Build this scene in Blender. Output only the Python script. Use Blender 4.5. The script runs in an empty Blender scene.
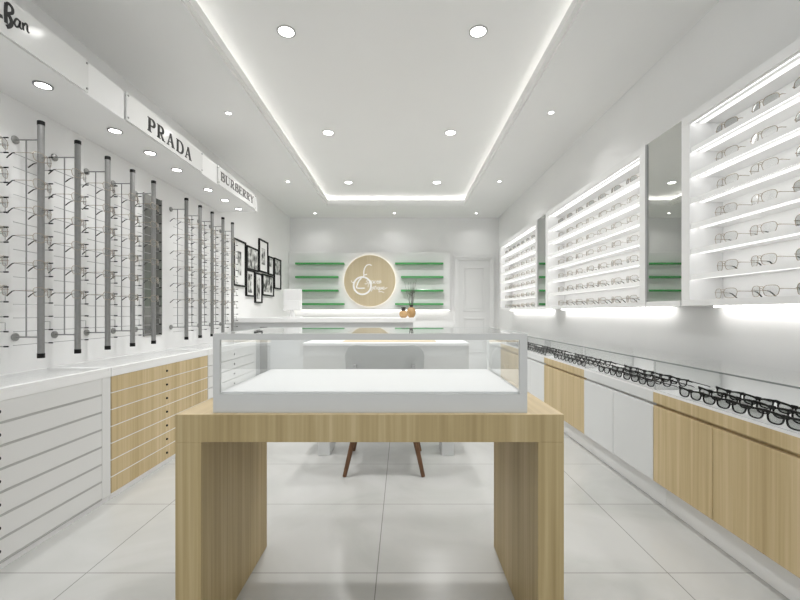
import bpy, math, random
from mathutils import Vector
random.seed(7)
PI = math.pi
sc = bpy.context.scene
COL = sc.collection
H = 1.076            # eye height

# ------------------------------------------------------------------ materials
def new_mat(name):
    m = bpy.data.materials.new(name); m.use_nodes = True
    nt = m.node_tree; nt.nodes.clear()
    out = nt.nodes.new('ShaderNodeOutputMaterial')
    return m, nt, out

def principled(name, col, rough=.5, metal=0., spec=.5, noise=0., nscale=8., coat=0.):
    m, nt, out = new_mat(name)
    b = nt.nodes.new('ShaderNodeBsdfPrincipled')
    b.inputs['Base Color'].default_value = (*col, 1)
    b.inputs['Roughness'].default_value = rough
    b.inputs['Metallic'].default_value = metal
    b.inputs['Specular IOR Level'].default_value = spec
    b.inputs['Coat Weight'].default_value = coat
    b.inputs['Coat Roughness'].default_value = .05
    if noise:
        tc = nt.nodes.new('ShaderNodeTexCoord')
        n = nt.nodes.new('ShaderNodeTexNoise'); n.inputs['Scale'].default_value = nscale
        n.inputs['Detail'].default_value = 4
        r = nt.nodes.new('ShaderNodeValToRGB')
        r.color_ramp.elements[0].position = .3; r.color_ramp.elements[1].position = .7
        r.color_ramp.elements[0].color = (*[c*(1-noise) for c in col], 1)
        r.color_ramp.elements[1].color = (*[min(1, c*(1+noise)) for c in col], 1)
        nt.links.new(tc.outputs['Object'], n.inputs['Vector'])
        nt.links.new(n.outputs['Fac'], r.inputs['Fac'])
        nt.links.new(r.outputs['Color'], b.inputs['Base Color'])
    nt.links.new(b.outputs[0], out.inputs[0])
    return m

def emission(name, col, s):
    m, nt, out = new_mat(name)
    e = nt.nodes.new('ShaderNodeEmission')
    e.inputs[0].default_value = (*col, 1); e.inputs[1].default_value = s
    nt.links.new(e.outputs[0], out.inputs[0])
    return m

def thin_glass(name, tint, refl=1., extra=0.):
    """thin clear pane: see-through with fresnel reflections"""
    m, nt, out = new_mat(name)
    t = nt.nodes.new('ShaderNodeBsdfTransparent'); t.inputs[0].default_value = (*tint, 1)
    g = nt.nodes.new('ShaderNodeBsdfGlossy'); g.inputs['Roughness'].default_value = .01
    g.inputs[0].default_value = (refl, refl, refl, 1)
    geo = nt.nodes.new('ShaderNodeNewGeometry')
    dot = nt.nodes.new('ShaderNodeVectorMath'); dot.operation = 'DOT_PRODUCT'
    nt.links.new(geo.outputs['Incoming'], dot.inputs[0]); nt.links.new(geo.outputs['Normal'], dot.inputs[1])
    ab = nt.nodes.new('ShaderNodeMath'); ab.operation = 'ABSOLUTE'
    nt.links.new(dot.outputs['Value'], ab.inputs[0])
    om = nt.nodes.new('ShaderNodeMath'); om.operation = 'SUBTRACT'; om.inputs[0].default_value = 1
    nt.links.new(ab.outputs[0], om.inputs[1])
    pw = nt.nodes.new('ShaderNodeMath'); pw.operation = 'POWER'; pw.inputs[1].default_value = 5
    nt.links.new(om.outputs[0], pw.inputs[0])
    ma = nt.nodes.new('ShaderNodeMath'); ma.operation = 'MULTIPLY_ADD'
    ma.inputs[1].default_value = .9 - extra; ma.inputs[2].default_value = .04 + extra; ma.use_clamp = True
    nt.links.new(pw.outputs[0], ma.inputs[0])
    mx = nt.nodes.new('ShaderNodeMixShader')
    nt.links.new(ma.outputs[0], mx.inputs[0])
    nt.links.new(t.outputs[0], mx.inputs[1]); nt.links.new(g.outputs[0], mx.inputs[2])
    nt.links.new(mx.outputs[0], out.inputs[0])
    return m

def wood(name, axis, dark, mid, light, rough=.45):
    """straight-grained oak veneer, the grain running along axis"""
    m, nt, out = new_mat(name)
    b = nt.nodes.new('ShaderNodeBsdfPrincipled'); b.inputs['Roughness'].default_value = rough
    b.inputs['Specular IOR Level'].default_value = .35
    tc = nt.nodes.new('ShaderNodeTexCoord')
    def layer(fine, along, detail):
        mp = nt.nodes.new('ShaderNodeMapping')
        s = [fine]*3; s['xyz'.index(axis)] = along
        mp.inputs['Scale'].default_value = s
        n = nt.nodes.new('ShaderNodeTexNoise'); n.inputs['Scale'].default_value = 1
        n.inputs['Detail'].default_value = detail; n.inputs['Roughness'].default_value = .6
        nt.links.new(tc.outputs['Object'], mp.inputs[0]); nt.links.new(mp.outputs[0], n.inputs['Vector'])
        return n.outputs['Fac']
    a = layer(58, .9, 4); c = layer(8, .25, 2)
    mix = nt.nodes.new('ShaderNodeMath'); mix.operation = 'MULTIPLY_ADD'
    mix.inputs[1].default_value = .55
    sc2 = nt.nodes.new('ShaderNodeMath'); sc2.operation = 'MULTIPLY'; sc2.inputs[1].default_value = .45
    nt.links.new(c, sc2.inputs[0]); nt.links.new(a, mix.inputs[0]); nt.links.new(sc2.outputs[0], mix.inputs[2])
    r = nt.nodes.new('ShaderNodeValToRGB')
    e = r.color_ramp.elements
    e[0].position = .34; e[0].color = (*dark, 1)
    e[1].position = .66; e[1].color = (*light, 1)
    k = e.new(.5); k.color = (*mid, 1)
    nt.links.new(mix.outputs[0], r.inputs['Fac']); nt.links.new(r.outputs['Color'], b.inputs['Base Color'])
    nt.links.new(b.outputs[0], out.inputs[0])
    return m

def tile_floor():
    m, nt, out = new_mat('marble_tile')
    b = nt.nodes.new('ShaderNodeBsdfPrincipled'); b.inputs['Roughness'].default_value = .24
    b.inputs['Specular IOR Level'].default_value = .3
    tc = nt.nodes.new('ShaderNodeTexCoord')
    mp = nt.nodes.new('ShaderNodeMapping'); mp.inputs['Location'].default_value = (.105+1.2*4, -1.672+.6*9, 0)
    nt.links.new(tc.outputs['Object'], mp.inputs[0])
    br = nt.nodes.new('ShaderNodeTexBrick')
    br.offset = 0; br.squash = 1
    br.inputs['Scale'].default_value = 1; br.inputs['Brick Width'].default_value = 1.2
    br.inputs['Row Height'].default_value = .6; br.inputs['Mortar Size'].default_value = .0022
    br.inputs['Mortar Smooth'].default_value = .1; br.inputs['Bias'].default_value = 0
    br.inputs['Color1'].default_value = (1, 1, 1, 1); br.inputs['Color2'].default_value = (.975, .975, .975, 1)
    br.inputs['Mortar'].default_value = (.5, .5, .48, 1)
    nt.links.new(mp.outputs[0], br.inputs['Vector'])
    n = nt.nodes.new('ShaderNodeTexNoise'); n.inputs['Scale'].default_value = 1.6
    n.inputs['Detail'].default_value = 7; n.inputs['Distortion'].default_value = 1.3
    nt.links.new(tc.outputs['Object'], n.inputs['Vector'])
    r = nt.nodes.new('ShaderNodeValToRGB'); e = r.color_ramp.elements
    e[0].position = .3; e[0].color = (.42, .425, .408, 1); e[1].position = .62; e[1].color = (.50, .50, .488, 1)
    k = e.new(.47); k.color = (.47, .47, .455, 1)
    nt.links.new(n.outputs['Fac'], r.inputs['Fac'])
    mu = nt.nodes.new('ShaderNodeMixRGB'); mu.blend_type = 'MULTIPLY'; mu.inputs[0].default_value = 1
    nt.links.new(r.outputs['Color'], mu.inputs[1]); nt.links.new(br.outputs['Color'], mu.inputs[2])
    nt.links.new(mu.outputs[0], b.inputs['Base Color'])
    nt.links.new(b.outputs[0], out.inputs[0])
    return m

def photo_print(name, seed, scale):
    """black-and-white print: blotches of tone"""
    m, nt, out = new_mat(name)
    b = nt.nodes.new('ShaderNodeBsdfPrincipled'); b.inputs['Roughness'].default_value = .4
    tc = nt.nodes.new('ShaderNodeTexCoord')
    mp = nt.nodes.new('ShaderNodeMapping'); mp.inputs['Location'].default_value = (seed*3.1, seed*1.7, seed)
    nt.links.new(tc.outputs['Object'], mp.inputs[0])
    n = nt.nodes.new('ShaderNodeTexNoise'); n.inputs['Scale'].default_value = scale; n.inputs['Detail'].default_value = 5
    nt.links.new(mp.outputs[0], n.inputs['Vector'])
    r = nt.nodes.new('ShaderNodeValToRGB'); e = r.color_ramp.elements
    e[0].position = .40; e[0].color = (.02, .02, .02, 1); e[1].position = .60; e[1].color = (.72, .72, .70, 1)
    k = e.new(.5); k.color = (.33, .33, .32, 1)
    nt.links.new(n.outputs['Fac'], r.inputs['Fac']); nt.links.new(r.outputs['Color'], b.inputs['Base Color'])
    nt.links.new(b.outputs[0], out.inputs[0])
    return m

M = dict(
    wall=principled('wall_paint', (.82, .82, .815), .6, noise=.01, nscale=3),
    ceil=principled('ceiling_paint', (.82, .82, .81), .75, noise=.008, nscale=2),
    floor=tile_floor(),
    white=principled('white_lacquer', (.77, .77, .765), .32, noise=.008, nscale=4),
    drawerwhite=principled('matt_white_front', (.66, .66, .65), .4, noise=.008, nscale=4),
    niche=principled('brightened_niche_white', (.88, .88, .875), .4, noise=.005),  # shelf-interior white, lightened in colour to make up for weak light
    offwhite=principled('satin_white', (.62, .63, .63), .3, noise=.01, nscale=4),
    plinth=principled('grey_plinth', (.80, .80, .80), .35, noise=.01),
    casegrey=principled('light_grey_lacquer', (.56, .56, .545), .35, noise=.01),
    deck=principled('white_deck', (.74, .74, .74), .5, noise=.005),
    recess=principled('drawer_gap_and_shade', (.33, .33, .32), .5, noise=.02),
    alu=principled('brushed_aluminium', (.25, .25, .245), .34, metal=.35, noise=.05, nscale=60),
    strip=principled('grey_pull_strip', (.40, .40, .39), .5, noise=.02),
    wire=principled('grey_wire', (.30, .30, .30), .35, metal=.6),
    steel=principled('steel', (.32, .32, .31), .4, metal=.6),
    black=principled('black_plastic', (.010, .010, .010), .6, spec=.2),
    gold=principled('gold_wire', (.33, .27, .20), .35, metal=.6),
    lettering=principled('black_letters', (.02, .02, .02), .4),
    greyletter=principled('grey_letters', (.13, .12, .12), .4),
    whiteletter=principled('white_letters', (.95, .94, .92), .4),
    panelacr=principled('white_acrylic', (.80, .80, .79), .10, spec=.45),
    green=principled('green_glass_shelf', (.055, .32, .085), .12, spec=.6, noise=.05),
    oak=wood('oak_upright', 'z', (.32, .238, .110), (.415, .318, .158), (.52, .413, .236)),
    oaktop=wood('lit_oak_lengthwise', 'y', (.47, .36, .20), (.56, .44, .26), (.64, .52, .33), .4),  # paler oak copy: the brighter light on tops is put into the colour
    oakpale=wood('pale_oak_upright', 'z', (.41, .310, .158), (.50, .390, .214), (.60, .478, .29)),
    oakdisc=wood('oak_sign', 'z', (.52, .43, .275), (.56, .47, .31), (.60, .51, .35), .6),
    walnut=wood('walnut_legs', 'z', (.09, .045, .022), (.14, .07, .035), (.19, .10, .055)),
    greyseat=principled('grey_upholstery', (.36, .37, .36), .8, noise=.04, nscale=60),
    mirror=principled('silvered_mirror', (.62, .63, .61), .015, metal=1.),
    smoke=principled('grey_smoked_mirror', (.20, .20, .19), .12, metal=.6, noise=.01),
    glass=thin_glass('clear_glass', (.988, .992, .99), 1.),
    lowglass=thin_glass('clear_showcase_glass', (.99, .993, .991), .22),
    glassedge=principled('glass_edge', (.22, .24, .235), .2, noise=.02),
    brightedge=principled('polished_glass_edge', (.78, .80, .79), .15, noise=.01),
    lens=thin_glass('clear_lens', (.955, .957, .955), .8, .01),
    tint=thin_glass('grey_lens', (.80, .81, .80), .3, .02),
    shelftint=thin_glass('pale_grey_lens', (.80, .805, .80), .6, .03),
    frameblack=principled('black_frame', (.006, .006, .006), .5, spec=.15),
    ceramic=principled('amber_glaze', (.44, .28, .125), .25, noise=.08, nscale=12),
    rimdark=principled('dark_rim', (.03, .025, .02), .4),
    twig=principled('dry_twig', (.10, .09, .085), .8, noise=.1),
    mat=principled('white_mount', (.80, .80, .79), .7, noise=.01),
    lamp=emission('lamp_glow', (1, .99, .97), 10),
    cove=emission('cove_led', (1, .985, .96), 7),
    shelfled=emission('shelf_led', (1, .99, .97), 1.05),
    addedled=emission('added_lip_led', (1, .99, .97), 4.5),  # glow of the added strip behind the shelf lips
    washled=emission('wash_led', (1, .985, .96), 6.5),
    panelled=emission('panel_led', (1, .98, .94), 3),
    halo=emission('halo_led', (1, .90, .74), 2.2),
    ring=principled('lamp_trim', (.26, .26, .255), .4, noise=.02),
    whitering=principled('white_lamp_trim', (.45, .45, .44), .4, noise=.01),
)

# ------------------------------------------------------------------ mesh builder
class MB:
    def __init__(s):
        s.v = []; s.f = []; s.m = []
    def add(s, vs, fs, mat=0):
        o = len(s.v); s.v += [tuple(p) for p in vs]
        for f in fs: s.f.append(tuple(o+i for i in f)); s.m.append(mat)
        return s
    def box(s, x0, x1, y0, y1, z0, z1, mat=0, top=None):
        vs = [(x0,y0,z0),(x1,y0,z0),(x1,y1,z0),(x0,y1,z0),(x0,y0,z1),(x1,y0,z1),(x1,y1,z1),(x0,y1,z1)]
        s.add(vs, [(0,3,2,1),(0,1,5,4),(1,2,6,5),(2,3,7,6),(3,0,4,7)], mat)
        o = len(s.v)-8; s.f.append(tuple(o+i for i in (4,5,6,7))); s.m.append(mat if top is None else top)
        return s
    def tube(s, pts, r, n=8, closed=False, mat=0):
        pts = [Vector(p) for p in pts]; k = len(pts)
        rs = r if isinstance(r, (list, tuple)) else [r]*k
        rings = []
        prev = None
        for i, p in enumerate(pts):
            if closed: t = pts[(i+1) % k]-pts[i-1]
            else: t = pts[min(i+1, k-1)]-pts[max(i-1, 0)]
            t.normalize()
            if prev is None:
                a = Vector((0,0,1)) if abs(t.z) < .9 else Vector((1,0,0))
                u = t.cross(a).normalized()
            else:
                u = (prev - t*prev.dot(t)).normalized()
            prev = u; w = t.cross(u)
            rings.append([p+u*math.cos(2*PI*j/n)*rs[i]+w*math.sin(2*PI*j/n)*rs[i] for j in range(n)])
        vs = [q for rg in rings for q in rg]; fs = []
        for i in range(k if closed else k-1):
            i2 = (i+1) % k
            for j in range(n):
                fs.append((i*n+j, i*n+(j+1) % n, i2*n+(j+1) % n, i2*n+j))
        if not closed:
            fs.append(tuple(range(n))[::-1]); fs.append(tuple((k-1)*n+j for j in range(n)))
        return s.add(vs, fs, mat)
    def lathe(s, prof, c, axis='z', n=24, mat=0):
        """prof: (radius, along) pairs"""
        vs = []; fs = []
        for r, h in prof:
            for j in range(n):
                a = 2*PI*j/n; p, q = r*math.cos(a), r*math.sin(a)
                if axis == 'z': vs.append((c[0]+p, c[1]+q, c[2]+h))
                elif axis == 'x': vs.append((c[0]+h, c[1]+p, c[2]+q))
                else: vs.append((c[0]+p, c[1]+h, c[2]-q))
        for i in range(len(prof)-1):
            for j in range(n):
                fs.append((i*n+j, i*n+(j+1) % n, (i+1)*n+(j+1) % n, (i+1)*n+j))
        fs.append(tuple(range(n))[::-1]); fs.append(tuple((len(prof)-1)*n+j for j in range(n)))
        return s.add(vs, fs, mat)
    def prism(s, poly, fn, w0, w1, mat=0):
        """poly in 2D extruded along w through fn(u, v, w)"""
        n = len(poly)
        vs = [fn(u, v, w0) for u, v in poly]+[fn(u, v, w1) for u, v in poly]
        fs = [tuple(range(n))[::-1], tuple(range(n, 2*n))]+[(i, (i+1) % n, n+(i+1) % n, n+i) for i in range(n)]
        return s.add(vs, fs, mat)
    def ring_prism(s, inner, outer, fn, w0, w1, mat=0):
        n = len(inner)
        vs = [fn(*p, w0) for p in inner]+[fn(*p, w0) for p in outer]+[fn(*p, w1) for p in inner]+[fn(*p, w1) for p in outer]
        fs = []
        for i in range(n):
            j = (i+1) % n
            fs += [(i, j, n+j, n+i), (2*n+i, 3*n+i, 3*n+j, 2*n+j), (i, 2*n+i, 2*n+j, j), (n+i, n+j, 3*n+j, 3*n+i)]
        return s.add(vs, fs, mat)
    def ribbon(s, pts, ws, fn, w0, w1, mat=0, closed=False):
        k = len(pts)
        if not isinstance(ws, (list, tuple)): ws = [ws]*k
        L = []; R = []
        for i in range(k):
            a = pts[i-1] if (closed or i > 0) else pts[0]
            b = pts[(i+1) % k] if (closed or i < k-1) else pts[-1]
            tx, ty = b[0]-a[0], b[1]-a[1]; d = math.hypot(tx, ty) or 1
            nx, ny = -ty/d*ws[i]/2, tx/d*ws[i]/2
            L.append((pts[i][0]+nx, pts[i][1]+ny)); R.append((pts[i][0]-nx, pts[i][1]-ny))
        if closed: return s.ring_prism(L, R, fn, w0, w1, mat)
        return s.prism_strip(L, R, fn, w0, w1, mat)
    def prism_strip(s, L, R, fn, w0, w1, mat=0):
        k = len(L)
        vs = [fn(*p, w0) for p in L]+[fn(*p, w0) for p in R]+[fn(*p, w1) for p in L]+[fn(*p, w1) for p in R]
        fs = []
        for i in range(k-1):
            fs += [(i, k+i, k+i+1, i+1), (2*k+i, 2*k+i+1, 3*k+i+1, 3*k+i), (i, i+1, 2*k+i+1, 2*k+i), (k+i, 3*k+i, 3*k+i+1, k+i+1)]
        fs += [(0, 2*k, 3*k, k), (k-1, 2*k-1, 4*k-1, 3*k-1)]
        return s.add(vs, fs, mat)
    def build(s, name, mats, parent=None, smooth=False, bevel=0.):
        me = bpy.data.meshes.new(name)
        me.from_pydata(s.v, [], s.f)
        if not isinstance(mats, (list, tuple)): mats = [mats]
        for m in mats: me.materials.append(m)
        for p, i in zip(me.polygons, s.m):
            p.material_index = i; p.use_smooth = smooth
        me.update()
        import bmesh
        bm = bmesh.new(); bm.from_mesh(me); bmesh.ops.recalc_face_normals(bm, faces=bm.faces)
        bm.to_mesh(me); bm.free()
        if smooth: me.set_sharp_from_angle(angle=math.radians(40))
        o = bpy.data.objects.new(name, me); COL.objects.link(o)
        if parent: o.parent = parent
        if bevel:
            b = o.modifiers.new('bevel', 'BEVEL'); b.width = bevel; b.segments = 2; b.limit_method = 'ANGLE'
        return o

def tag(o, label=None, cat=None, group=None, kind=None):
    if label: o['label'] = label
    if cat: o['category'] = cat
    if group: o['group'] = group
    if kind: o['kind'] = kind
    return o
def thing(name, label, cat, loc=(0, 0, 0), group=None):
    o = bpy.data.objects.new(name, None); COL.objects.link(o); o.location = loc
    o.empty_display_size = .05
    return tag(o, label, cat, group)
KIDS = {}
def kids(o):
    return [c for c in bpy.data.objects if c.parent is o]
def dup(root, loc, label=None, group=None, rz=None, tree=None):
    """copy of a thing with copies of its parts and sub-parts"""
    if root.name not in KIDS: KIDS[root.name] = [(c, kids(c)) for c in kids(root)]
    r = root.copy(); COL.objects.link(r); r.location = loc
    if rz is not None: r.rotation_euler.z = rz
    tag(r, label, None, group)
    for c, gs in KIDS[root.name]:
        d = c.copy(); COL.objects.link(d); d.parent = r
        for g in gs:
            e = g.copy(); COL.objects.link(e); e.parent = d
    return r
def struct(o): o['kind'] = 'structure'; return o
def side(x):      # plane facing +X: u = Y, v = Z, w = outwards
    return lambda u, v, w: (x+w, u, v)
def facing(y):    # plane facing the camera (-Y): u = X, v = Z
    return lambda u, v, w: (u, y-w, v)
ORD = ['first', 'second', 'third', 'fourth', 'fifth', 'sixth', 'seventh', 'eighth']

# ------------------------------------------------------------------ the room
XL, XR, YB, YF, ZC = -2.05, 1.755, 7.4, -1.3, 2.8
XN = 1.722       # back of the lit shelves
XS = 1.54        # front of the lit shelves
struct(MB().box(-2.2, 2.2, YF, 7.6, -.1, 0).build('floor', M['floor']))
struct(MB().box(-2.2, XL, YF, 7.5, 0, 3.1).build('wall_left', M['wall']))
struct(MB().box(XL, 2.1, YB, 7.5, 0, ZC).build('wall_back', M['wall']))
wr = MB().box(XR, 2.1, YF, YB, 0, ZC)
struct(wr.build('wall_right', M['wall']))
# ceiling: lower ring, raised tray with a hidden light pocket
tx0, tx1, ty0, ty1 = -1.195, .985, .1, 6.5
ce = MB()
ce.box(XL, tx0-.03, YF, YB, ZC, ZC+.08).box(tx1+.03, XR+.3, YF, YB, ZC, ZC+.08)
ce.box(tx0-.03, tx1+.03, ty1+.03, YB, ZC, ZC+.08).box(tx0-.03, tx1+.03, YF, ty0-.03, ZC, ZC+.08)
ce.box(XL, XR+.3, YF, YB, 2.95, 3.05)
pk = .27
ce.box(tx0-pk-.03, tx0-pk, ty0-pk, ty1+pk, ZC+.08, 2.95).box(tx1+pk, tx1+pk+.03, ty0-pk, ty1+pk, ZC+.08, 2.95)
ce.box(tx0-pk, tx1+pk, ty1+pk, ty1+pk+.03, ZC+.08, 2.95).box(tx0-pk, tx1+pk, ty0-pk-.03, ty0-pk, ZC+.08, 2.95)
struct(ce.build('ceiling', M['ceil']))
def rect_ring(x0, x1, y0, y1, w, z0, z1):
    m = MB()
    inner = [(x0, y0), (x1, y0), (x1, y1), (x0, y1)]; outer = [(x0-w, y0-w), (x1+w, y0-w), (x1+w, y1+w), (x0-w, y1+w)]
    return m.ring_prism(inner, outer, lambda u, v, w_: (u, v, w_), z0, z1)
struct(rect_ring(tx0, tx1, ty0, ty1, .03, ZC+.018, ZC+.08).build('trim_1', M['ceil']))
tag(rect_ring(tx0-.19, tx1+.19, ty0-.19, ty1+.19, .03, ZC+.081, ZC+.09).build('cove_light', M['cove']),
    'warm white LED strip hidden in the raised ceiling tray edge', 'light')

# door in the back wall
dr = struct(thing('door_1', None, None, (0, 0, 0)))
x0, x1, zt = .936, 1.677, 2.112
cs = MB().box(x0, x0+.085, YB-.035, YB, 0, zt).box(x1-.085, x1, YB-.035, YB, 0, zt).box(x0+.085, x1-.085, YB-.035, YB, zt-.085, zt)
cs.box(x0+.015, x0+.04, YB-.05, YB-.035, 0, zt-.02).box(x1-.04, x1-.015, YB-.05, YB-.035, 0, zt-.02).box(x0+.04, x1-.04, YB-.05, YB-.035, zt-.045, zt-.02)
cs.build('door_casing', M['wall'], dr, bevel=.004)
MB().box(x0+.085, x1-.085, YB-.02, YB, 0.005, zt-.085).build('door_leaf', M['white'], dr, bevel=.003)
for za, zb in ((.34, .98), (1.09, 1.90)):
    m = MB(); a, b = x0+.17, x1-.17
    m.ring_prism([(a+.03, za+.03), (b-.03, za+.03), (b-.03, zb-.03), (a+.03, zb-.03)], [(a, za), (b, za), (b, zb), (a, zb)], facing(YB-.02), 0, .012)
    m.box(a+.05, b-.05, YB-.026, YB-.02, za+.05, zb-.05)
    m.build('door_panel', M['white'], dr, bevel=.003)
struct(MB().box(XL, x0, YB-.015, YB, 0, .09).box(x1, XR, YB-.015, YB, 0, .09).build('baseboard_back', M['white']))

# canopy over the wall racks (built in)
XF, ZS, ZT, YE = -1.63, 2.202, 2.372, 4.55
struct(MB().box(XL, XF, YF, YE, ZS, ZT).build('trim_2', M['wall'], bevel=.003))

# ------------------------------------------------------------------ lamps
def downlight(proto_name, r, trim, energy, ringw):
    t = thing(proto_name, None, None)
    MB().ring_prism([(r*math.cos(a*PI/16), r*math.sin(a*PI/16)) for a in range(32)],
                    [((r+ringw)*math.cos(a*PI/16), (r+ringw)*math.sin(a*PI/16)) for a in range(32)],
                    lambda u, v, w: (u, v, w), -.006, -.0005).build('trim_ring', M[trim], t)
    MB().lathe([(r, -.003), (r, -.0006)], (0, 0, 0), 'z', 32).build('diffuser', M['lamp'], t)
    t['energy'] = energy
    return t
def lamp_light(x, y, z, r, e, spread=125):
    L = bpy.data.lights.new('lamp_beam', 'AREA'); L.shape = 'DISK'; L.size = 2*r; L.energy = e
    L.color = (1, .995, .985); L.spread = math.radians(spread)
    o = bpy.data.objects.new('lamp_beam', L); COL.objects.link(o); o.location = (x, y, z-.012)
    return o
big = downlight('ceiling_downlight', .050, 'whitering', 0, .012); del big['energy']
first = True
where = ['nearest', 'middle', 'farthest']
for i, (y, xs) in enumerate(((2.70, (-.775, .505)), (4.22, (-.775, .50)), (5.84, (-.78, .495)))):
    for j, x in enumerate(xs):
        lab = 'large round downlight in the raised ceiling tray, %s of the three along its %s side' % (where[i], ('left', 'right')[j])
        if first: big.location = (x, y, 2.95); tag(big, lab, 'ceiling light', 'downlights in the ceiling tray'); first = False
        else: dup(big, (x, y, 2.95), lab)
        lamp_light(x, y, 2.95, .058, (6.5, 8, 11)[i])
for x in (-.775, .505): lamp_light(x, 1.1, 2.95, .058, 3)
small = downlight('ceiling_spotlight', .022, 'whitering', 0, .006); del small['energy']
first = True
for x, y, lab in ((-1.505, 3.50, 'small ceiling spot over the lettered signs, nearer of two on the left'),
                  (-1.51, 5.33, 'small ceiling spot past the end of the sign canopy, left side'),
                  (1.28, 3.49, 'small ceiling spot by the lit wall shelves, nearer of two on the right'),
                  (1.276, 5.33, 'small ceiling spot by the lit wall shelves, farther of two on the right'),
                  (-1.52, 7.03, 'tiny ceiling spot by the back wall, leftmost of three'),
                  (-.14, 7.03, 'tiny ceiling spot by the back wall above the round sign'),
                  (1.28, 7.03, 'tiny ceiling spot by the back wall above the white door')):
    if first: small.location = (x, y, ZC); tag(small, lab, 'ceiling light', 'small ceiling spots'); first = False
    else: dup(small, (x, y, ZC), lab)
    lamp_light(x, y, ZC, .022, .9 if y < 6 else .6)
can = downlight('canopy_downlight', .032, 'ring', 0, .009); del can['energy']
first = True
for y, lab in ((2.006, 'round downlight under the sign canopy, nearest one in view'),
               (2.508, 'round downlight under the canopy below the first serif letter of the middle sign'),
               (2.857, 'round downlight under the canopy, middle of three below the middle sign'),
               (3.195, 'round downlight under the canopy, farthest of three below the middle sign'),
               (3.71, 'round downlight under the canopy, nearest of three below the farthest sign'),
               (4.06, 'round downlight under the canopy, middle of three below the farthest sign'),
               (4.40, 'round downlight at the far end of the sign canopy')):
    if first: can.location = (-1.78, y, ZS); tag(can, lab, 'ceiling light', 'downlights under the sign canopy'); first = False
    else: dup(can, (-1.78, y, ZS), lab)
    lamp_light(-1.78, y, ZS, .032, .45)
for y in (1.31, 1.66): lamp_light(-1.78, y, ZS, .032, .45)

# ------------------------------------------------------------------ letters
def arc(cx, cy, rx, ry, a0, a1, n=14):
    return [(cx+rx*math.cos(math.radians(a0+(a1-a0)*i/n)), cy+ry*math.sin(math.radians(a0+(a1-a0)*i/n))) for i in range(n+1)]
def swell(n, thin, thick): return [thin+(thick-thin)*math.sin(PI*i/(n-1))**1.2 for i in range(n)]
TK, TN, SF = .21, .065, .055
def bowl(x, y0, y1, ext):
    p = [(x, y1)]+arc(x+ext*.45, (y0+y1)/2, ext*.55, (y1-y0)/2, 90, -90)+[(x, y0)]
    return (p, swell(len(p), TN, TK))
def glyph(ch):
    stem = ([(.17, 0), (.17, 1)], TK)
    s_lo = ([(0, .025), (.34, .025)], SF); s_hi = ([(0, .975), (.22, .975)], SF)
    if ch == 'P': return [stem, s_lo, s_hi, bowl(.17, .47, .975, .46)], .66
    if ch == 'R': return [stem, s_lo, s_hi, bowl(.17, .49, .975, .44), ([(.34, .5), (.62, .03)], [.10, .19]), ([(.52, .025), (.80, .025)], SF)], .78
    if ch == 'A': return [([(.10, 0), (.39, 1)], TN+.01), ([(.39, 1), (.68, 0)], TK), ([(.2, .33), (.58, .33)], SF), ([(0, .025), (.24, .025)], SF), ([(.52, .025), (.84, .025)], SF)], .82
    if ch == 'D': return [stem, s_lo, s_hi, bowl(.17, .025, .975, .62)], .82
    if ch == 'B': return [stem, s_lo, s_hi, bowl(.17, .52, .975, .42), bowl(.17, .025, .52, .50)], .72
    if ch == 'U':
        p = [(.17, 1), (.17, .32)]+arc(.42, .30, .25, .27, 180, 360)+[(.67, 1)]
        w = [TK, TK]+[TK+(TN-TK)*i/14 for i in range(15)]+[TN]
        return [(p, w), ([(0, .975), (.34, .975)], SF), ([(.54, .975), (.82, .975)], SF)], .82
    if ch == 'E': return [stem, s_lo, s_hi, ([(.17, .975), (.60, .975)], SF), ([(.17, .025), (.62, .025)], SF), ([(.17, .52), (.46, .52)], SF),
                          ([(.60, 1), (.60, .80)], .05), ([(.62, 0), (.62, .22)], .05), ([(.46, .62), (.46, .42)], .04)], .68
    if ch == 'Y': return [([(.12, 1), (.42, .45)], TK), ([(.72, 1), (.42, .45)], TN), ([(.42, .47), (.42, 0)], TK), ([(.27, .025), (.57, .025)], SF),
                          ([(0, .975), (.28, .975)], SF), ([(.60, .975), (.84, .975)], SF)], .82
def serif_word(word, u0, u1, v0, h, fn, w0, w1, gap=.14):
    gl = [glyph(c) for c in word]
    tot = sum(g[1] for g in gl)+gap*(len(word)-1)
    k = (u1-u0)/tot
    m = MB(); u = 0
    for strokes, wd in gl:
        for pts, ws in strokes:
            # horizontal squeeze keeps stroke weights readable
            P = [(u0+(u+p[0])*k, v0+p[1]*h) for p in pts]
            W = [w*(k+h)/2 for w in ws] if isinstance(ws, list) else ws*(k+h)/2
            m.ribbon(P, W, fn, w0, w1)
        u += wd+gap
    return m

XP = XF+.013
def sign(label, y0, y1):
    t = thing('sign_panel', label, 'sign', (0, 0, 0), 'lettered sign panels on the canopy')
    MB().box(XP-.008, XP, y0, y1, ZS+.003, ZT-.003).build('panel', M['panelacr'], t, bevel=.001)
    for y in (y0+.011, y1-.011):
        for z in (ZS+.02, ZT-.02):
            MB().lathe([(.006, -.0125), (.006, -.008)], (XP, y, z), 'x', 12).lathe([(.0055, 0.0002), (.0055, .004)], (XP, y, z), 'x', 12).build('standoff_screw', M['steel'], t)
    return t
s1 = sign('white sign panel with script lettering ending in Ban, nearest on the canopy', 1.17, 2.085)
s2 = sign('white sign panel reading PRADA in black serif capitals', 2.375, 3.275)
s3 = sign('white sign panel reading BURBERRY in grey serif capitals', 3.555, 4.46)
serif_word('PRADA', 2.568, 3.10, 2.233, .087, side(XP), .0003, .003, .20).build('lettering', M['lettering'], s2)
serif_word('BURBERRY', 3.60, 4.395, 2.252, .076, side(XP), .0003, .003, .10).build('lettering', M['greyletter'], s3)
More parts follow.
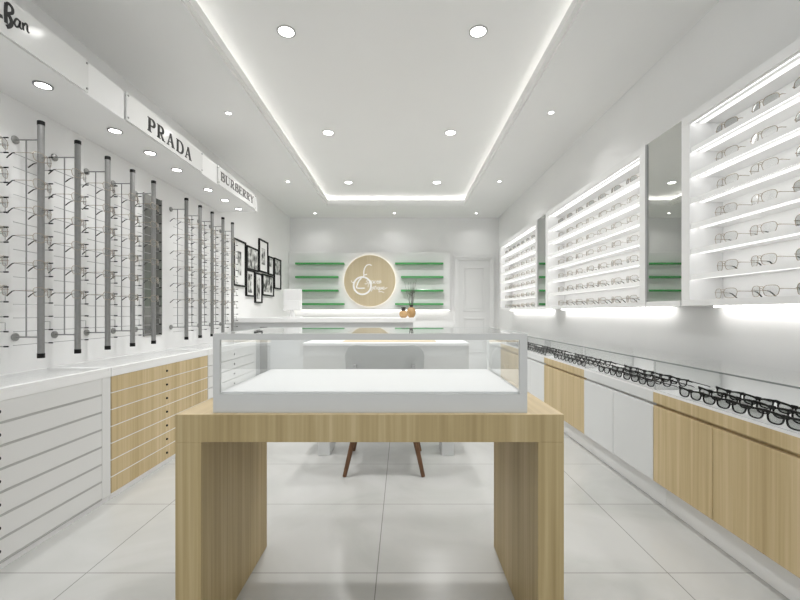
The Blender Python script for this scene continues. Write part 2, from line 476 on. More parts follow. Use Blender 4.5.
def cr(pts, n=6):
    """smooth curve through points"""
    out = []
    P = [pts[0]]+list(pts)+[pts[-1]]
    for i in range(1, len(P)-2):
        for j in range(n):
            t = j/n; a, b, c, d = P[i-1], P[i], P[i+1], P[i+2]
            out.append(tuple(.5*((2*b[k])+(-a[k]+c[k])*t+(2*a[k]-5*b[k]+4*c[k]-d[k])*t*t+(-a[k]+3*b[k]-3*c[k]+d[k])*t**3) for k in range(2)))
    out.append(tuple(pts[-1])); return out
def script(m, strokes, org, k, w, fn, w0, w1, slope=0., smooth=True):
    for pts, wd in strokes:
        p = cr(pts) if smooth and len(pts) > 2 else pts
        m.ribbon([(org[0]+x*k, org[1]+y*k+x*k*slope) for x, y in p], wd*w*k, fn, w0, w1)
A_ = [([(.30, .40), (.12, .46), (0, .22), (.10, .02), (.26, .14), (.32, .42), (.30, .12), (.42, .02)], 1)]
N_ = [([(0, .42), (.04, .02)], 1), ([(.03, .25), (.16, .44), (.27, .36), (.28, .10), (.38, 0)], 1)]
B_ = [([(.02, 1.0), (.0, .5), (.03, -.02)], 1.25), ([(.0, .92), (.14, 1.06), (.36, .92), (.36, .66), (.10, .52)], 1.0),
      ([(.10, .52), (.26, .34), (.33, .10), (.22, -.10), (.06, -.20)], 1.35)]
R_ = [([(.02, 1.0), (.0, .5), (.03, -.02)], 1.25), ([(.0, .92), (.14, 1.06), (.36, .92), (.34, .62), (.08, .50)], 1.0), ([(.08, .5), (.26, .2), (.44, -.02)], 1.2)]
Y_ = [([(0, .44), (.06, .14), (.20, .12), (.28, .44)], 1), ([(.28, .44), (.20, -.10), (.04, -.34)], 1)]
rb = MB(); kk = .078; sl = .27
def put(gl, y, z, wt=.14): script(rb, gl, (y+.012, z), kk, wt, side(XP), .0003, .003, sl)
put(R_, 1.478, 2.215); put(A_, 1.519, 2.226); put(Y_, 1.556, 2.236)
put([([(0, .05), (.26, .05)], 1.2)], 1.603, 2.260)
put(B_, 1.6365, 2.256); put(A_, 1.674, 2.2665, .085); put(N_, 1.711, 2.276, .085)
rb.build('lettering', M['lettering'], s1)

# ------------------------------------------------------------------ display table and its glass case
t = thing('display_table', 'oak display table with slab legs standing in the middle of the floor', 'table', (0, 0, 0))
TX0, TX1, TY0, TY1, TZ = -.703, .4995, 1.252, 1.862, .76
MB().box(TX0, TX1, TY0, TY1, TZ-.086, TZ, 0, 1).build('tabletop', [M['oak'], M['oaktop']], t, bevel=.0015)
for a, b in ((TX0, TX0+.08), (TX1-.08, TX1)):
    MB().box(a, b, TY0, TY1, 0, TZ-.086).build('leg_panel', M['oak'], t, bevel=.0015)
c = thing('glass_display_case', 'empty glass display case with grey frame on the oak table', 'display case', (0, 0, TZ))
CX0, CX1, CY0, CY1, CH = -.595, .392, 1.271, 1.812, .249
MB().box(CX0, CX1, CY0, CY1, 0, .058).build('base', M['casegrey'], c, bevel=.001)
MB().box(CX0+.012, CX1-.012, CY0+.016, CY1-.008, .058, .063).build('deck', M['deck'], c)
fr = MB()
inner = [(CX0+.021, .0585), (CX1-.024, .0585), (CX1-.024, CH-.020), (CX0+.021, CH-.020)]
outer = [(CX0, .0581), (CX1, .0581), (CX1, CH), (CX0, CH)]
fr.ring_prism(inner, outer, lambda u, v, w: (u, w, v), CY0, CY0+.012)
fr.build('front_frame', M['casegrey'], c)
G = M['glass']
MB().box(CX0+.021, CX1-.024, CY0+.003, CY0+.008, .0585, CH-.020).build('front_pane', G, c)
MB().box(CX0+.002, CX0+.008, CY0+.012, CY1-.008, .0585, CH-.008).build('side_pane', G, c)
MB().box(CX1-.008, CX1-.002, CY0+.012, CY1-.008, .0585, CH-.008).build('side_pane', G, c)
MB().box(CX0+.002, CX1-.002, CY1-.008, CY1-.002, .0585, CH-.008).build('back_pane', G, c)
MB().box(CX0+.004, CX1-.004, CY0+.012, CY1-.004, CH-.007, CH-.001).build('top_pane', G, c)
e = MB().box(CX0, CX0+.004, CY0+.012, CY1, CH-.007, CH).box(CX1-.004, CX1, CY0+.012, CY1, CH-.007, CH)
e.box(CX0+.004, CX1-.004, CY1-.004, CY1, CH-.007, CH)
e.build('pane_edge', M['brightedge'], c)

# ------------------------------------------------------------------ consultation desk and chair
d = thing('consultation_desk', 'white desk with an oak inlay behind the glass case', 'desk', (0, 0, 0))
MB().box(-.742, .497, 3.0, 3.65, .828, .848).build('desktop', M['white'], d, bevel=.002)
MB().box(-.46, .26, 3.10, 3.52, .848, .851).build('inlay', M['oaktop'], d)
MB().box(-.738, .493, 3.006, 3.03, .48, .828).build('front_panel', M['casegrey'], d, bevel=.002)
for a, b in ((-.632, -.545), (.295, .385)):
    MB().box(a, b, 3.035, 3.28, 0, .828).build('leg_panel', M['offwhite'], d, bevel=.002)

ch = thing('side_chair', 'grey upholstered chair with splayed walnut legs, its back to us', 'chair', (-.122, 2.9, 0))
# back shell: rounded rectangle, curved round the sitter
def round_rect(w, h, r, n=6, taper=0.):
    p = []
    for cx, cy, a0 in ((w/2-r, h-r, 0), (-w/2+r, h-r, 90), (-w/2+r, r, 180), (w/2-r, r, 270)):
        for i in range(n+1):
            a = math.radians(a0+90*i/n); p.append((cx+r*math.cos(a), cy+r*math.sin(a)))
    return p
def shell(w, h, r, z0, y0, curve, lean, th, name, mat, parent, nx=16, nz=12):
    m = MB(); vs = []; fs = []
    def half(zr):      # half-width at relative height
        z = zr*h
        if z > h-r: return w/2-r+math.sqrt(max(0, r*r-(z-(h-r))**2))
        return w/2-.012*(1-zr)
    for s_ in (0, 1):
        for j in range(nz+1):
            zr = 1-(1-j/nz)**1.6
            for i in range(nx+1):
                u = -1+2*i/nx; x = u*half(min(zr, .9995))
                y = y0+curve*(x/(w/2))**2-lean*zr+(th if s_ else 0)
                vs.append((x, y, z0+zr*h))
    N = (nx+1)*(nz+1)
    for s_ in (0, 1):
        for j in range(nz):
            for i in range(nx):
                a = s_*N+j*(nx+1)+i; fs.append((a, a+1, a+nx+2, a+nx+1))
    border = [i for i in range(nx+1)]+[j*(nx+1)+nx for j in range(1, nz+1)]+[nz*(nx+1)+i for i in range(nx-1, -1, -1)]+[j*(nx+1) for j in range(nz-1, 0, -1)]
    for k in range(len(border)):
        a, b = border[k], border[(k+1) % len(border)]; fs.append((a, b, N+b, N+a))
    return m.add(vs, fs).build(name, mat, parent, smooth=True)
shell(.545, .45, .085, .405, -.20, .12, .045, .03, 'backrest', M['greyseat'], ch)
seat = MB().prism([(x, y-.02) for x, y in round_rect(.48, .44, .08)], lambda u, v, w: (u, v-.20, w), .39, .455)
seat.build('seat', M['greyseat'], ch, smooth=True, bevel=.012)
for sx, sy in ((-1, -1), (1, -1), (-1, 1), (1, 1)):
    MB().tube([(sx*.258, .25*sy, 0), (sx*.17, .165*sy, .392)], [.013, .021], 12).build('leg', M['walnut'], ch, smooth=True)
for sx in (-1, 1):
    MB().box(sx*.197-.011, sx*.197+.011, -.222, -.17, .70, .728).build('bracket', M['steel'], ch, bevel=.003)

# ------------------------------------------------------------------ reception counter and what stands on it
r = thing('reception_counter', 'white reception counter with a thick top in front of the round sign', 'counter', (0, 0, 0))
MB().box(XL+.005, .15, 4.85, 5.40, .954, 1.008).build('countertop', M['white'], r, bevel=.003)
MB().box(XL+.005, .13, 4.89, 5.36, .06, .954).build('body', M['offwhite'], r, bevel=.002)
MB().box(XL+.005, .11, 4.93, 5.34, 0, .06).build('plinth', M['plinth'], r)
MB().box(-1.72, -1.63, 4.884, 4.89, .10, .90).build('shade_strip', M['recess'], r)  # dark strip painted for the shade between cabinets and counter
mo = thing('desktop_display', 'white desktop display with stepped back standing on the reception counter', 'monitor', (-1.38, 5.08, 1.008))
MB().box(-.114, .114, .0, .03, .09, .36).build('screen_shell', M['white'], mo, bevel=.006)
MB().box(-.078, .10, -.025, 0, .10, .215).build('rear_housing', M['white'], mo, bevel=.006)
MB().tube([(0, .012, .012), (0, .012, .10)], .022, 12).build('stand', M['white'], mo, smooth=True)
MB().prism([(x, y) for x, y in round_rect(.24, .15, .03)], lambda u, v, w: (u, v-.065, w), 0, .014).build('foot', M['white'], mo, bevel=.003)

def vase(label, x, y, r_, h, neck_r, neck_h, darkname):
    v = thing('vase', label, 'vase', (x, y, 1.008), 'amber vases on the counter')
    prof = []
    for i in range(17):
        a = -PI/2+PI*i/16
        rr = max(r_*math.cos(a)**.75, r_*.55 if i < 2 else neck_r)
        prof.append((rr, h/2+h/2*math.sin(a)))
    MB().lathe(prof, (0, 0, 0), 'z', 28).build('body', M['ceramic'], v, smooth=True)
    MB().lathe([(neck_r*1.15, h-.004), (neck_r*.9, h+neck_h*.4), (neck_r*1.25, h+neck_h), (neck_r*.9, h+neck_h), (neck_r*.8, h)], (0, 0, 0), 'z', 20).build('neck', M['rimdark'], v, smooth=True)
    return v
vase('round amber vase holding dry twigs, taller of the two on the counter', .112, 5.16, .056, .135, .022, .025, 'neck')
vase('squat amber vase with a dark neck, smaller of the two on the counter', .012, 5.03, .053, .09, .025, .042, 'neck')
tw = MB()
random.seed(3)
for i in range(11):
    a = random.uniform(-1, 1); b = random.uniform(-.5, .5); h = random.uniform(.22, .36)
    pts = [(a*.012, b*.012, .10), (a*.03+random.uniform(-.008, .008), b*.03, .17), (a*.05+random.uniform(-.012, .012), b*.06, .14+h*.5), (a*.09, b*.09, .14+h)]
    tw.tube(pts, [.0028, .0024, .002, .0012], 5)
    for q in range(3):
        s0 = Vector(pts[2]); s1 = s0+Vector((random.uniform(-.03, .03), random.uniform(-.02, .02), random.uniform(.03, .07)))
        tw.tube([s0, s1], [.0017, .0012], 4)
to = tw.build('dry_twigs', M['twig']); to.location = (.112, 5.16, 1.012)
tag(to, 'bunch of bare dry twigs standing in the taller amber vase', 'twigs')

# ------------------------------------------------------------------ back wall display
YP = 7.3
p = thing('wall_panel', 'wide white display panel behind the round sign on the back wall', 'wall panel', (0, 0, 0))
MB().box(XL+.003, .862, YP, YB-.001, 1.118, 2.163).build('board', M['wall'], p, bevel=.004)
MB().box(XL+.02, .85, YP+.03, YP+.06, 1.108, 1.117).build('led_strip', M['panelled'], p)
for z, l, rr in ((1.942, (-1.906, -1.037), (-.133, .727)), (1.702, (-1.906, -1.143), (-.027, .727)),
                 (1.462, (-1.906, -1.143), (-.027, .727)), (1.222, (-1.906, -1.037), (-.133, .727))):
    k = {1.942: 'top', 1.702: 'second', 1.462: 'third', 1.222: 'lowest'}[z]
    for (a, b), sd in ((l, 'left'), (rr, 'right')):
        o = MB().box(a, b, YP-.12, YP-.0005, z-.017, z+.017).build('glass_shelf', M['green'], bevel=.003)
        tag(o, 'empty green glass shelf, %s of four, %s of the round sign' % (k, sd), 'shelf', 'green shelves on the back wall')
sg = thing('round_sign', 'round oak sign with a white script logo on the back wall', 'sign', (-.587, YP, 1.641))
RD = .46
sy = -.05
MB().lathe([(RD, 0), (RD, .028)], (0, sy-.0, 0), 'y', 72).build('disc', M['oakdisc'], sg, bevel=.002)
MB().ring_prism([(RD*.955*math.cos(a*PI/32), RD*.955*math.sin(a*PI/32)) for a in range(64)],
                [(RD*.99*math.cos(a*PI/32), RD*.99*math.sin(a*PI/32)) for a in range(64)],
                lambda u, v, w: (u, w, v), -.022, -.006).build('halo_light', M['halo'], sg)
def lf(u, v, w): return ((u-295)/255*RD, sy-w, (311-v)/255*RD)
MB().ribbon(arc(222, 360, 86, 86, 0, 360, 40)[:-1], 17, lf, .0003, .012, closed=True).build('logo_ring', M['whiteletter'], sg)
lg = MB()
for pts, w in (([(314, 160), (292, 151), (264, 160), (244, 190), (237, 225), (240, 252), (268, 248)], 11),
               ([(236, 250), (236, 275)], 10),
               ([(214, 284), (188, 312), (172, 350), (166, 380), (200, 386), (246, 384)], 12),
               ([(112, 308), (122, 330), (138, 322)], 6)):
    lg.ribbon(cr(pts), w, lf, .0004, .010)
lg.build('logo_initial', M['whiteletter'], sg)
wd = MB()
for pts in ([(284, 304), (262, 314), (276, 330), (256, 344), (246, 336)], [(292, 310), (278, 372)], [(290, 316), (306, 308), (306, 330), (286, 338)],
            [(334, 314), (320, 312), (314, 334), (328, 334), (336, 314), (334, 338)], [(360, 314), (346, 314), (342, 334), (358, 334)],
            [(366, 326), (382, 318), (374, 310), (364, 326), (374, 338), (386, 330)], [(390, 326), (404, 316), (397, 309), (388, 326), (394, 336), (412, 322)],
            # second line
            [(322, 374), (312, 420)], [(322, 378), (334, 372), (334, 390), (318, 396)], [(352, 360), (344, 394), (352, 396)], [(340, 372), (360, 370)],
            [(366, 374), (362, 396)], [(368, 364), (368, 366)], [(390, 374), (378, 374), (374, 392), (384, 396), (392, 374), (386, 424)],
            [(402, 374), (398, 392), (406, 396), (416, 374), (412, 396)], [(424, 388), (438, 380), (432, 372), (422, 386), (430, 398), (452, 388), (470, 378)],
            [(386, 424), (410, 418), (436, 430)]):
    wd.ribbon(cr(pts), 5.5, lf, .0005, .008)
wd.build('logo_words', M['whiteletter'], sg)

# ------------------------------------------------------------------ left drawer cabinets
CF, CT = -1.672, .759
def drawer_cabinet(label, y0, y1, kind):
    t = thing('drawer_cabinet', label, 'cabinet', (0, 0, 0), 'drawer cabinets along the left wall')
    fm = M['oakpale'] if kind == 'wood' else M['drawerwhite']
    gap = .0055 if kind != 'white' else .011
    w = .055
    MB().box(XL+.003, CF-.018, y0+.001, y1-.001, .03, .707).build('body', M['recess'] if kind != 'wood' else M['white'], t)
    MB().box(XL+.003, CF+.002, y0+.001, y1-.001, .707, .742).box(XL+.003, CF+.002, y0+.001, y0+.02, .742, CT).box(XL+.003, CF+.002, y1-.02, y1-.001, .742, CT)\
        .box(CF-.028, CF+.002, y0+.02, y1-.02, .742, CT).box(XL+.003, XL+.03, y0+.02, y1-.02, .742, CT).build('top', M['white'], t, bevel=.0015)
    MB().box(XL+.03, CF-.028, y0+.02, y1-.02, .752, .757).build('glass_top', M['glass'], t)
    MB().box(XL+.003, CF-.01, y0+.001, y1-.001, 0, .03).build('plinth', M['plinth'], t)
    ya, yb = (y0+.004, y1-.004) if kind == 'wood' else (y0+.004, y1-.068)
    if kind != 'wood':
        MB().box(CF-.02, CF, yb+.002, y1-.001, .03, .707).build('stile', M['drawerwhite'], t, bevel=.001)
    for i in range(7):
        z1 = .707-i*.0967; z0 = z1-.0967+gap
        dr = MB().box(CF-.018, CF, ya, yb, z0, z1 if kind == 'wood' or i else .7068).build('drawer', fm, t, bevel=.001)
        ym = (y0+y1)/2+(-.036 if kind == 'white' else -.03)
        MB().lathe([(.0075, 0), (.0075, .006), (.005, .008)], (CF, ym, (z0+z1)/2), 'x', 14).build('lock', M['black'], dr)
        if kind == 'white':
            MB().box(CF-.017, CF+.0005, ya, yb, z0-gap+.0005, z0-.0005).build('pull_strip', M['strip'], dr)
        elif kind == 'wood':
            MB().box(CF-.017, CF+.0005, ya, yb, z0-gap+.0005, z0-.0005).build('edge_strip', M['white'], dr)
    return t
drawer_cabinet('white drawer cabinet with grey pull strips, nearest along the left wall', 1.10, 2.321, 'white')
drawer_cabinet('oak-fronted drawer cabinet between two white ones along the left wall', 2.323, 3.479, 'wood')
drawer_cabinet('white drawer cabinet with thin joints, farthest along the left wall', 3.481, 4.625, 'plain')

# ------------------------------------------------------------------ eyeglasses
def lens_outline(kind, cy, n=28):
    p = []
    for i in range(n):
        a = 2*PI*i/n; ca, sa = math.cos(a), math.sin(a)
        if kind == 'wire':      # soft rectangle, slightly drooping outwards
            ex = .62
            y = .0292*abs(ca)**ex*(1 if ca >= 0 else -1); z = .0238*abs(sa)**.72*(1 if sa >= 0 else -1)
            if z < 0: y *= .93
        else:                   # flat-topped cat-eye
            y = .0305*abs(ca)**.70*(1 if ca >= 0 else -1)
            z = .010*abs(sa)**.5 if sa >= 0 else -.0215*abs(sa)**.9
            s_ = 1 if cy > 0 else -1
            z += .003*(y*s_/.0305) if z > 0 else 0
            if z < 0: y *= .97
        p.append((cy+y, z))
    return p
def wire_glasses(name, lens_mat, wire_mat, r=.0013):
    """front at x=0 looking along -x, wrapped round the face, temples towards +x, resting on z=0"""
    t = thing(name, None, None)
    zc = .0262
    X = lambda y: max(0, abs(y)-.006)*.30
    W = lambda u, v, w: (w+X(u), u, zc+v)
    f = MB()
    for s_ in (-1, 1):
        f.tube([(X(y), y, zc+z) for y, z in lens_outline('wire', s_*.0365)], r, 6, True)
        f.tube([(X(.066), s_*.066, zc+.006), (X(.073), s_*.073, zc+.007), (.027, s_*.0745, zc+.007)], r*1.25, 6)
    f.tube([(0, -.0075, zc+.006), (-.003, -.004, zc+.010), (-.003, .004, zc+.010), (0, .0075, zc+.006)], r*1.1, 6)
    f.tube([(X(.0125), -.0125, zc+.0135), (-.001, -.006, zc+.0185), (-.001, .006, zc+.0185), (X(.0125), .0125, zc+.0135)], r, 6)
    f.build('front_frame', wire_mat, t, smooth=True)
    for s_ in (-1, 1):
        MB().prism(lens_outline('wire', s_*.0365), W, -.0004, .0004).build('lens', lens_mat, t)
        m = MB()
        m.tube([(.027, s_*.0745, zc+.007), (.06, s_*.0748, zc+.0065), (.100, s_*.074, zc+.005)], r, 6, mat=0)
        m.tube([(.094, s_*.074, zc+.0052), (.106, s_*.0735, zc+.002), (.122, s_*.072, zc-.012), (.133, s_*.071, zc-.0232)], [.0018, .0026, .003, .0026], 6, mat=1)
        m.build('temple', [wire_mat, M['black']], t, smooth=True)
    return t
def sun_glasses(name, lens_mat):
    t = thing(name, None, None)
    zc = .0262
    f = MB()
    for s_ in (-1, 1):
        inn = lens_outline('cat', s_*.0385)
        out = []
        cx = s_*.0385
        for y, z in inn:
            k = 1.15
            out.append((cx+(y-cx)*k, z*k+(.0062 if z > 0 else -.0008)))
        f.ring_prism(inn, out, lambda u, v, w: (w+.12*v, u, zc+v), -.0025, .0025)
        f.prism([(s_*.068, .005), (s_*.079, .010), (s_*.082, .0215), (s_*.064, .0185)], lambda u, v, w: (w+.12*v, u, zc+v), -.0025, .004)
    f.prism([(-.010, .002), (.010, .002), (.013, .0175), (-.013, .0175)], lambda u, v, w: (w+.12*v, u, zc+v), -.0025, .0025)
    f.build('front_frame', M['frameblack'], t)
    for s_ in (-1, 1):
        MB().prism(lens_outline('cat', s_*.0385), lambda u, v, w: (w+.12*v, u, zc+v), -.0006, .0006).build('lens', lens_mat, t)
        MB().tube([(.002, s_*.079, zc+.015), (.05, s_*.078, zc+.001), (.095, s_*.075, zc-.011), (.115, s_*.073, zc-.016), (.132, s_*.071, zc-.0235)],
                  [.0032, .0026, .0024, .0026, .0022], 6).build('temple', M['frameblack'], t, smooth=True)
    return t

# ------------------------------------------------------------------ wall racks on the left
XRD = -1.91
ZR0, ZR1 = .8345, 2.085
def rack():
    t = thing('eyewear_rod', None, None, (0, 0, 0))
    MB().lathe([(.0155, ZR0+.025), (.0155, ZR1-.022)], (XRD, 0, 0), 'z', 20).build('tube', M['alu'], t, smooth=True)
    MB().lathe([(.0167, ZR0), (.0167, ZR0+.025)], (XRD, 0, 0), 'z', 20).build('end_cap', M['black'], t, smooth=True)
    MB().lathe([(.0167, ZR1-.022), (.0167, ZR1-.002), (.015, ZR1)], (XRD, 0, 0), 'z', 20).build('end_cap', M['black'], t, smooth=True)
    for z in (.945, 1.987):
        a = MB().tube([(XL+.004, 0, z), (XRD-.016, 0, z)], .0038, 8).build('wall_arm', M['wire'], t, smooth=True)
        MB().lathe([(.021, 0), (.021, .007), (.017, .010)], (XL+.0005, 0, z), 'x', 20).build('mounting_disc', M['steel'], a, smooth=True)
    MB().tube([(-1.988, 0, .945), (-1.988, 0, 1.987)], .0034, 8).build('stay', M['wire'], t, smooth=True)
    proto = hook = bar = None
    for i in range(15):
        z = 1.895-.07*i
        if i % 2 == 0:
            if proto is None:
                m = MB().tube([(XRD+.015, 0, 0), (-1.858, 0, 0)], .0021, 6).tube([(-1.868, 0, 0), (-1.848, 0, 0)], .0036, 8, mat=1)
                proto = o = m.build('peg', [M['wire'], M['black']], t, smooth=True)
            else: o = proto.copy(); COL.objects.link(o); o.parent = t
        else:
            if hook is None:
                m = MB().tube([(XRD+.015, 0, 0), (-1.858, 0, 0)], .0021, 6).tube([(-1.868, 0, 0), (-1.848, 0, 0)], .0036, 8, mat=1)
                m.tube([(XRD+.015, .004, .042), (-1.866, .004, .042), (-1.866, .004, .005)], .0016, 6)
                hook = o = m.build('peg', [M['wire'], M['black']], t, smooth=True)
            else: o = hook.copy(); COL.objects.link(o); o.parent = t
        o.location = (0, 0, z)
        if bar is None: bar = b = MB().tube([(-1.9815, -.078, 0), (-1.9815, .078, 0)], .0017, 6).build('crossbar', M['wire'], t, smooth=True)
        else: b = bar.copy(); COL.objects.link(b); b.parent = t
        b.location = (0, 0, z-.008)
    return t
rod0 = rack(); rg0 = wire_glasses('eyeglasses', M['lens'], M['gold'], .0013)
g1 = [1.898+.242*i for i in range(6)]; g2 = [3.58+.2425*i for i in range(5)]
n_used = 0; g_used = 0
for gi, ys in enumerate((g1, g2)):
    for i, y in enumerate(ys):
        idx = len(ys)-1-i if gi == 0 else i
        nm = '%s rod to the %s of the grey panel' % (ORD[idx], 'left' if gi == 0 else 'right')
        lab = 'vertical aluminium eyewear rod, '+nm.replace(' rod', '')
        grp = ('nearer rack of eyewear rods', 'farther rack of eyewear rods')[gi]
        if n_used == 0: rod0.location = (0, y, 0); tag(rod0, lab, 'eyewear rack', grp)
        else: dup(rod0, (0, y, 0), lab, grp)
        n_used += 1
        for k in range(6):
            z = 1.895-.14*k-.006
            loc = (-1.883, y, z-.034)
            gl = 'wire-rimmed eyeglasses, %s from top, on the %s' % (ORD[k], nm)
            gg = 'eyeglasses hung on the wall rods'
            if g_used == 0:
                rg0.location = loc; rg0.rotation_euler.z = PI+.15; tag(rg0, gl, 'eyeglasses', gg)
            else: dup(rg0, loc, gl, gg)
            g_used += 1
mp_ = thing('grey_mirror_panel', 'narrow tall smoked grey mirror panel between the two groups of rods', 'mirror', (0, 0, 0))
MB().box(XL+.0005, XL+.012, 3.20, 3.43, .89, 2.02).build('glass', M['smoke'], mp_, bevel=.001)
MB().box(XL+.0005, XL+.0115, 3.195, 3.1995, .885, 2.025).box(XL+.0005, XL+.0115, 3.4305, 3.435, .885, 2.025).build('edge', M['wire'], mp_)

# ------------------------------------------------------------------ picture frames
FR = [(4.88, 5.252, 1.400, 1.978, 'tall framed print, leftmost of the cluster', .32, .55, 0),
      (5.285, 5.725, 1.644, 1.956, 'wide framed print beside the leftmost tall frame', .95, .95, 0),
      (5.745, 6.12, 1.657, 2.128, 'framed print standing highest in the cluster', .45, .55, 0),
      (6.145, 6.395, 1.65, 1.935, 'small framed print between the highest and the rightmost frame', .6, .5, .05),
      (6.425, 6.77, 1.455, 1.946, 'tall framed print, rightmost of the cluster', .9, .5, .1),
      (5.27, 5.57, 1.288, 1.640, 'framed print low in the cluster under the wide frame', .55, .8, 0),
      (5.59, 5.865, 1.208, 1.628, 'narrow framed print hanging lowest in the cluster', .5, .8, 0),
      (5.885, 6.395, 1.322, 1.638, 'wide framed print at lower right of the cluster', .85, .85, .02)]
for i, (y0, y1, z0, z1, lab, fw, fh, off) in enumerate(FR):
    t = thing('picture_frame', 'black '+lab+' on the left wall', 'picture', (0, 0, 0), 'black picture frames on the left wall')
    bw = .019; n_ = side(XL)
    MB().ring_prism([(y0+bw, z0+bw), (y1-bw, z0+bw), (y1-bw, z1-bw), (y0+bw, z1-bw)], [(y0, z0), (y1, z0), (y1, z1), (y0, z1)], n_, .0006, .026).build('frame', M['black'], t)
    MB().box(XL+.0006, XL+.010, y0+bw, y1-bw, z0+bw, z1-bw).build('mount', M['mat'], t)
    cy, cz = (y0+y1)/2, (z0+z1)/2+off; w, h = (y1-y0-2*bw)*fw/2, (z1-z0-2*bw)*fh/2
    MB().box(XL+.010, XL+.0115, cy-w, cy+w, max(z0+bw, cz-h), min(z1-bw, cz+h)).build('print', photo_print('print_%d' % i, i+1, 9+2*(i % 3)), t)

# ------------------------------------------------------------------ right showcase cabinets
XC = 1.377
ZD, ZG = .652, .816
bounds = [1.37, 2.226, 3.073, 3.941, 4.787, 5.685, 6.60]
clab = ['nearest', 'second', 'third', 'fourth', 'fifth', 'farthest']
def showcase(i, y0, y1, woody):
    mat = M['oakpale'] if woody else M['offwhite']
    lab = '%s glass-topped showcase cabinet along the right wall, %s doors' % (clab[i], 'oak' if woody else 'white')
    t = thing('showcase_cabinet', lab, 'cabinet', (0, 0, 0), 'showcase cabinets along the right wall')
    a, b = y0+.001, y1-.001
    MB().box(XC+.02, XR-.002, a, b, .152, ZD-.012).build('body', M['casegrey'] if not woody else M['oakpale'], t)
    MB().box(XC+.073, XR-.002, a, b, 0, .1515).build('plinth', M['plinth'], t)
    MB().box(XC, XC+.0195, a, b, .583, ZD-.012).build('rail', mat, t, bevel=.001)
    ym = (a+b)/2
    for p, q in ((a, ym-.001), (ym+.001, b)):
        MB().box(XC, XC+.0195, p+.001, q-.001, .153, .567).build('door', mat, t, bevel=.001)
    MB().box(XC, XR-.002, a, b, ZD-.012, ZD).build('deck', M['deck'], t)
    MB().box(XC+.002, XC+.008, a+.002, b-.002, ZD+.0005, ZG-.007).build('front_pane', M['lowglass'], t)
    for p in (a+.001, b-.007):
        MB().box(XC+.009, XR-.004, p, p+.006, ZD+.0005, ZG-.007).build('end_pane', M['lowglass'], t)
        MB().box(XC+.0085, XC+.0095, p+.002, p+.004, ZD+.0005, ZG-.007).build('pane_corner', M['wire'], t)
    MB().box(XC+.004, XR-.004, a, b, ZG-.006, ZG).build('top_pane', G, t)
    MB().box(XC, XC+.0035, a, b, ZG-.006, ZG).build('pane_edge', M['glassedge'], t)
    return t
for i in range(6): showcase(i, bounds[i], bounds[i+1], i % 2 == 0)
sun0 = sun_glasses('sunglasses', M['tint']); sunc = sun_glasses('sunglasses', M['lens'])
used = {}
rows = ['front row', 'middle row', 'back row']
colw = ['nearest', 'second nearest', 'third nearest', 'fourth nearest']
for i in range(6):
    for k in range(4):
        for rw in range(3):
            src = sunc if (rw > 0 and k < 2 and i > 0) else sun0
            loc = (XC+.034+.094*rw, bounds[i]+.118+.165*k+random.uniform(-.006, .006), ZD+.0005)
            lab = 'black %s, %s in the %s of the %s showcase' % ('frames with pale lenses' if src is sunc else 'sunglasses with grey lenses', colw[k], rows[rw], clab[i])
            if src.name not in used:
                used[src.name] = 1; src.location = loc; tag(src, lab, 'sunglasses', 'sunglasses in the right showcases'); o = src
            else: o = dup(src, loc, lab)
            o.rotation_euler.z = random.uniform(-.08, .02)+.06

# ------------------------------------------------------------------ lit wall shelves and mirrors on the right
ZB0, ZB1, PITCH, ZBA, ZBT = 1.142, 2.094, .136, 1.111, 2.141
TH = .018
bays = [(.53, 2.174, 'nearest'), (2.633, 4.30, 'middle'), (4.70, 6.34, 'farthest')]
def bay(y0, y1, which):
    t = thing('display_shelving', 'white lit eyewear shelving, %s bay on the right wall' % which, 'shelf unit', (0, 0, 0), 'lit shelving bays on the right wall')
    MB().box(XN, XR-.001, y0-.062, y1+.062, ZBA, ZBT).build('back_panel', M['niche'], t)
    MB().box(XS, XN-.0005, y0-.062, y1+.062, ZBA, ZB0).build('bottom_panel', M['white'], t, bevel=.001)
    MB().box(XS, XN-.0005, y0-.062, y1+.062, ZB1, ZBT).build('top_panel', M['white'], t, bevel=.001)
    for a, b in ((y0-.062, y0), (y1, y1+.062)):
        MB().box(XS, XN-.0005, a, b, ZB0+.0005, ZB1-.0005).build('side_panel', M['white'], t, bevel=.001)
    for k in range(1, 7):
        z = ZB0+PITCH*k
        sh = MB().box(XS+.006, XN-.0005, y0+.0005, y1-.0005, z-TH, z).box(XS+.006, XS+.010, y0+.0005, y1-.0005, z-TH-.009, z-TH).build('shelf', M['niche'], t)
        MB().box(1.594, 1.618, y0+.004, y1-.004, z-TH-.004, z-TH-.0005).build('led_strip', M['shelfled'], sh)
        MB().box(XS+.0105, XS+.0155, y0+.004, y1-.004, z-TH-.007, z-TH-.0005).build('added_lip_light', M['addedled'], sh)  # hidden strip added to brighten the shelf cells
    MB().box(XS+.0105, XS+.0155, y0+.004, y1-.004, ZB1-.007, ZB1-.0005).build('added_lip_light', M['addedled'], t)
    MB().box(XS+.006, XS+.010, y0+.0005, y1-.0005, ZB1-.009, ZB1-.0005).build('lip', M['niche'], t)
    MB().box(1.594, 1.618, y0+.004, y1-.004, ZB1-.004, ZB1-.0005).build('led_strip', M['shelfled'], t)
    MB().box(1.70, 1.722, y0-.04, y1+.04, ZBA-.008, ZBA-.0005).build('wash_light', M['washled'], t)
    return t
for b in bays: bay(*b)
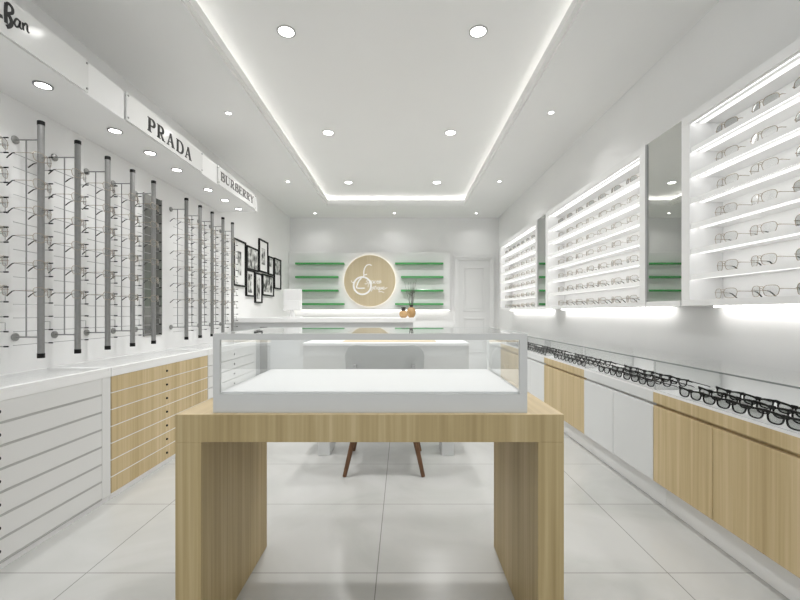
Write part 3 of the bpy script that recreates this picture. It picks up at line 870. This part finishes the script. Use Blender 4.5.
for y0, y1, lab in ((2.2365, 2.5705, 'tall wall mirror between the nearest and middle lit shelving bays'),
                    (4.3625, 4.6375, 'tall wall mirror between the middle and farthest lit shelving bays')):
    t = thing('wall_mirror', lab, 'mirror', (0, 0, 0), 'mirrors between the lit shelves')
    MB().box(XS+.012, XS+.018, y0, y1, ZB0, ZBT).build('mirror_glass', M['mirror'], t)
    MB().box(XS+.018, XN-.001, y0, y1, ZB0, ZBT).build('backing', M['white'], t)
    MB().box(XS, XN-.001, y0+.012, y1-.012, ZBA, ZB0-.0005).build('base_rail', M['white'], t)
mids = {'nearest': [1.985, 1.777, 1.572, 1.367], 'middle': [4.06-.21*i for i in range(7)], 'farthest': [6.17-.207*i for i in range(7)]}
ref = {'nearest': 'first mirror', 'middle': 'far mirror', 'farthest': 'back wall'}
ec = wire_glasses('eyeglasses', M['lens'], M['gold'], .0013); et = wire_glasses('eyeglasses', M['shelftint'], M['gold'], .0014)
LV = ['lowest level', 'second level up', 'third level up', 'fourth level up', 'fifth level up', 'sixth level up', 'top level']
for which in ('nearest', 'middle', 'farthest'):
    for lv in range(7):
        for k, y in enumerate(mids[which]):
            src = et if (lv == 6 or (which == 'nearest' and k == 2)) else ec
            if which == 'nearest' and k == 3 and lv > 1: continue
            loc = (XS+.030, y+random.uniform(-.006, .006), ZB0+PITCH*lv+.0012)
            lab = '%s eyeglasses, %s from the %s, %s of the %s bay' % ('grey-lensed' if src is et else 'clear wire', ORD[k], ref[which], LV[lv], which)
            if src.name not in used:
                used[src.name] = 1; src.location = loc; tag(src, lab, 'eyeglasses', 'eyeglasses on the lit shelves'); o = src
            else: o = dup(src, loc, lab)
            o.rotation_euler.z = random.uniform(-.05, .05)

# ------------------------------------------------------------------ added white fill light through the open front behind, camera
w = bpy.data.worlds.new('World'); sc.world = w; w.use_nodes = True
bg = w.node_tree.nodes['Background']; bg.inputs[0].default_value = (.95, .98, 1, 1); bg.inputs[1].default_value = .75

cam = bpy.data.cameras.new('Camera'); co = bpy.data.objects.new('Camera', cam); COL.objects.link(co)
co.location = (0, 0, H); co.rotation_euler = (PI/2, 0, 0)
cam.sensor_width = 36; cam.lens = 405/800*36
cam.shift_x = -2.5/800; cam.shift_y = 12.3/800
cam.clip_start = .02
sc.camera = co
vs = sc.view_settings
vs.view_transform = 'Standard'; vs.look = 'None'; vs.gamma = 1; vs.use_curve_mapping = False
vs.exposure = 0.73
cy = sc.cycles
cy.use_denoising = True
cy.max_bounces = 12; cy.diffuse_bounces = 6; cy.glossy_bounces = 5; cy.transparent_max_bounces = 32
cy.sample_clamp_indirect = 4
cy.caustics_reflective = False; cy.caustics_refractive = False
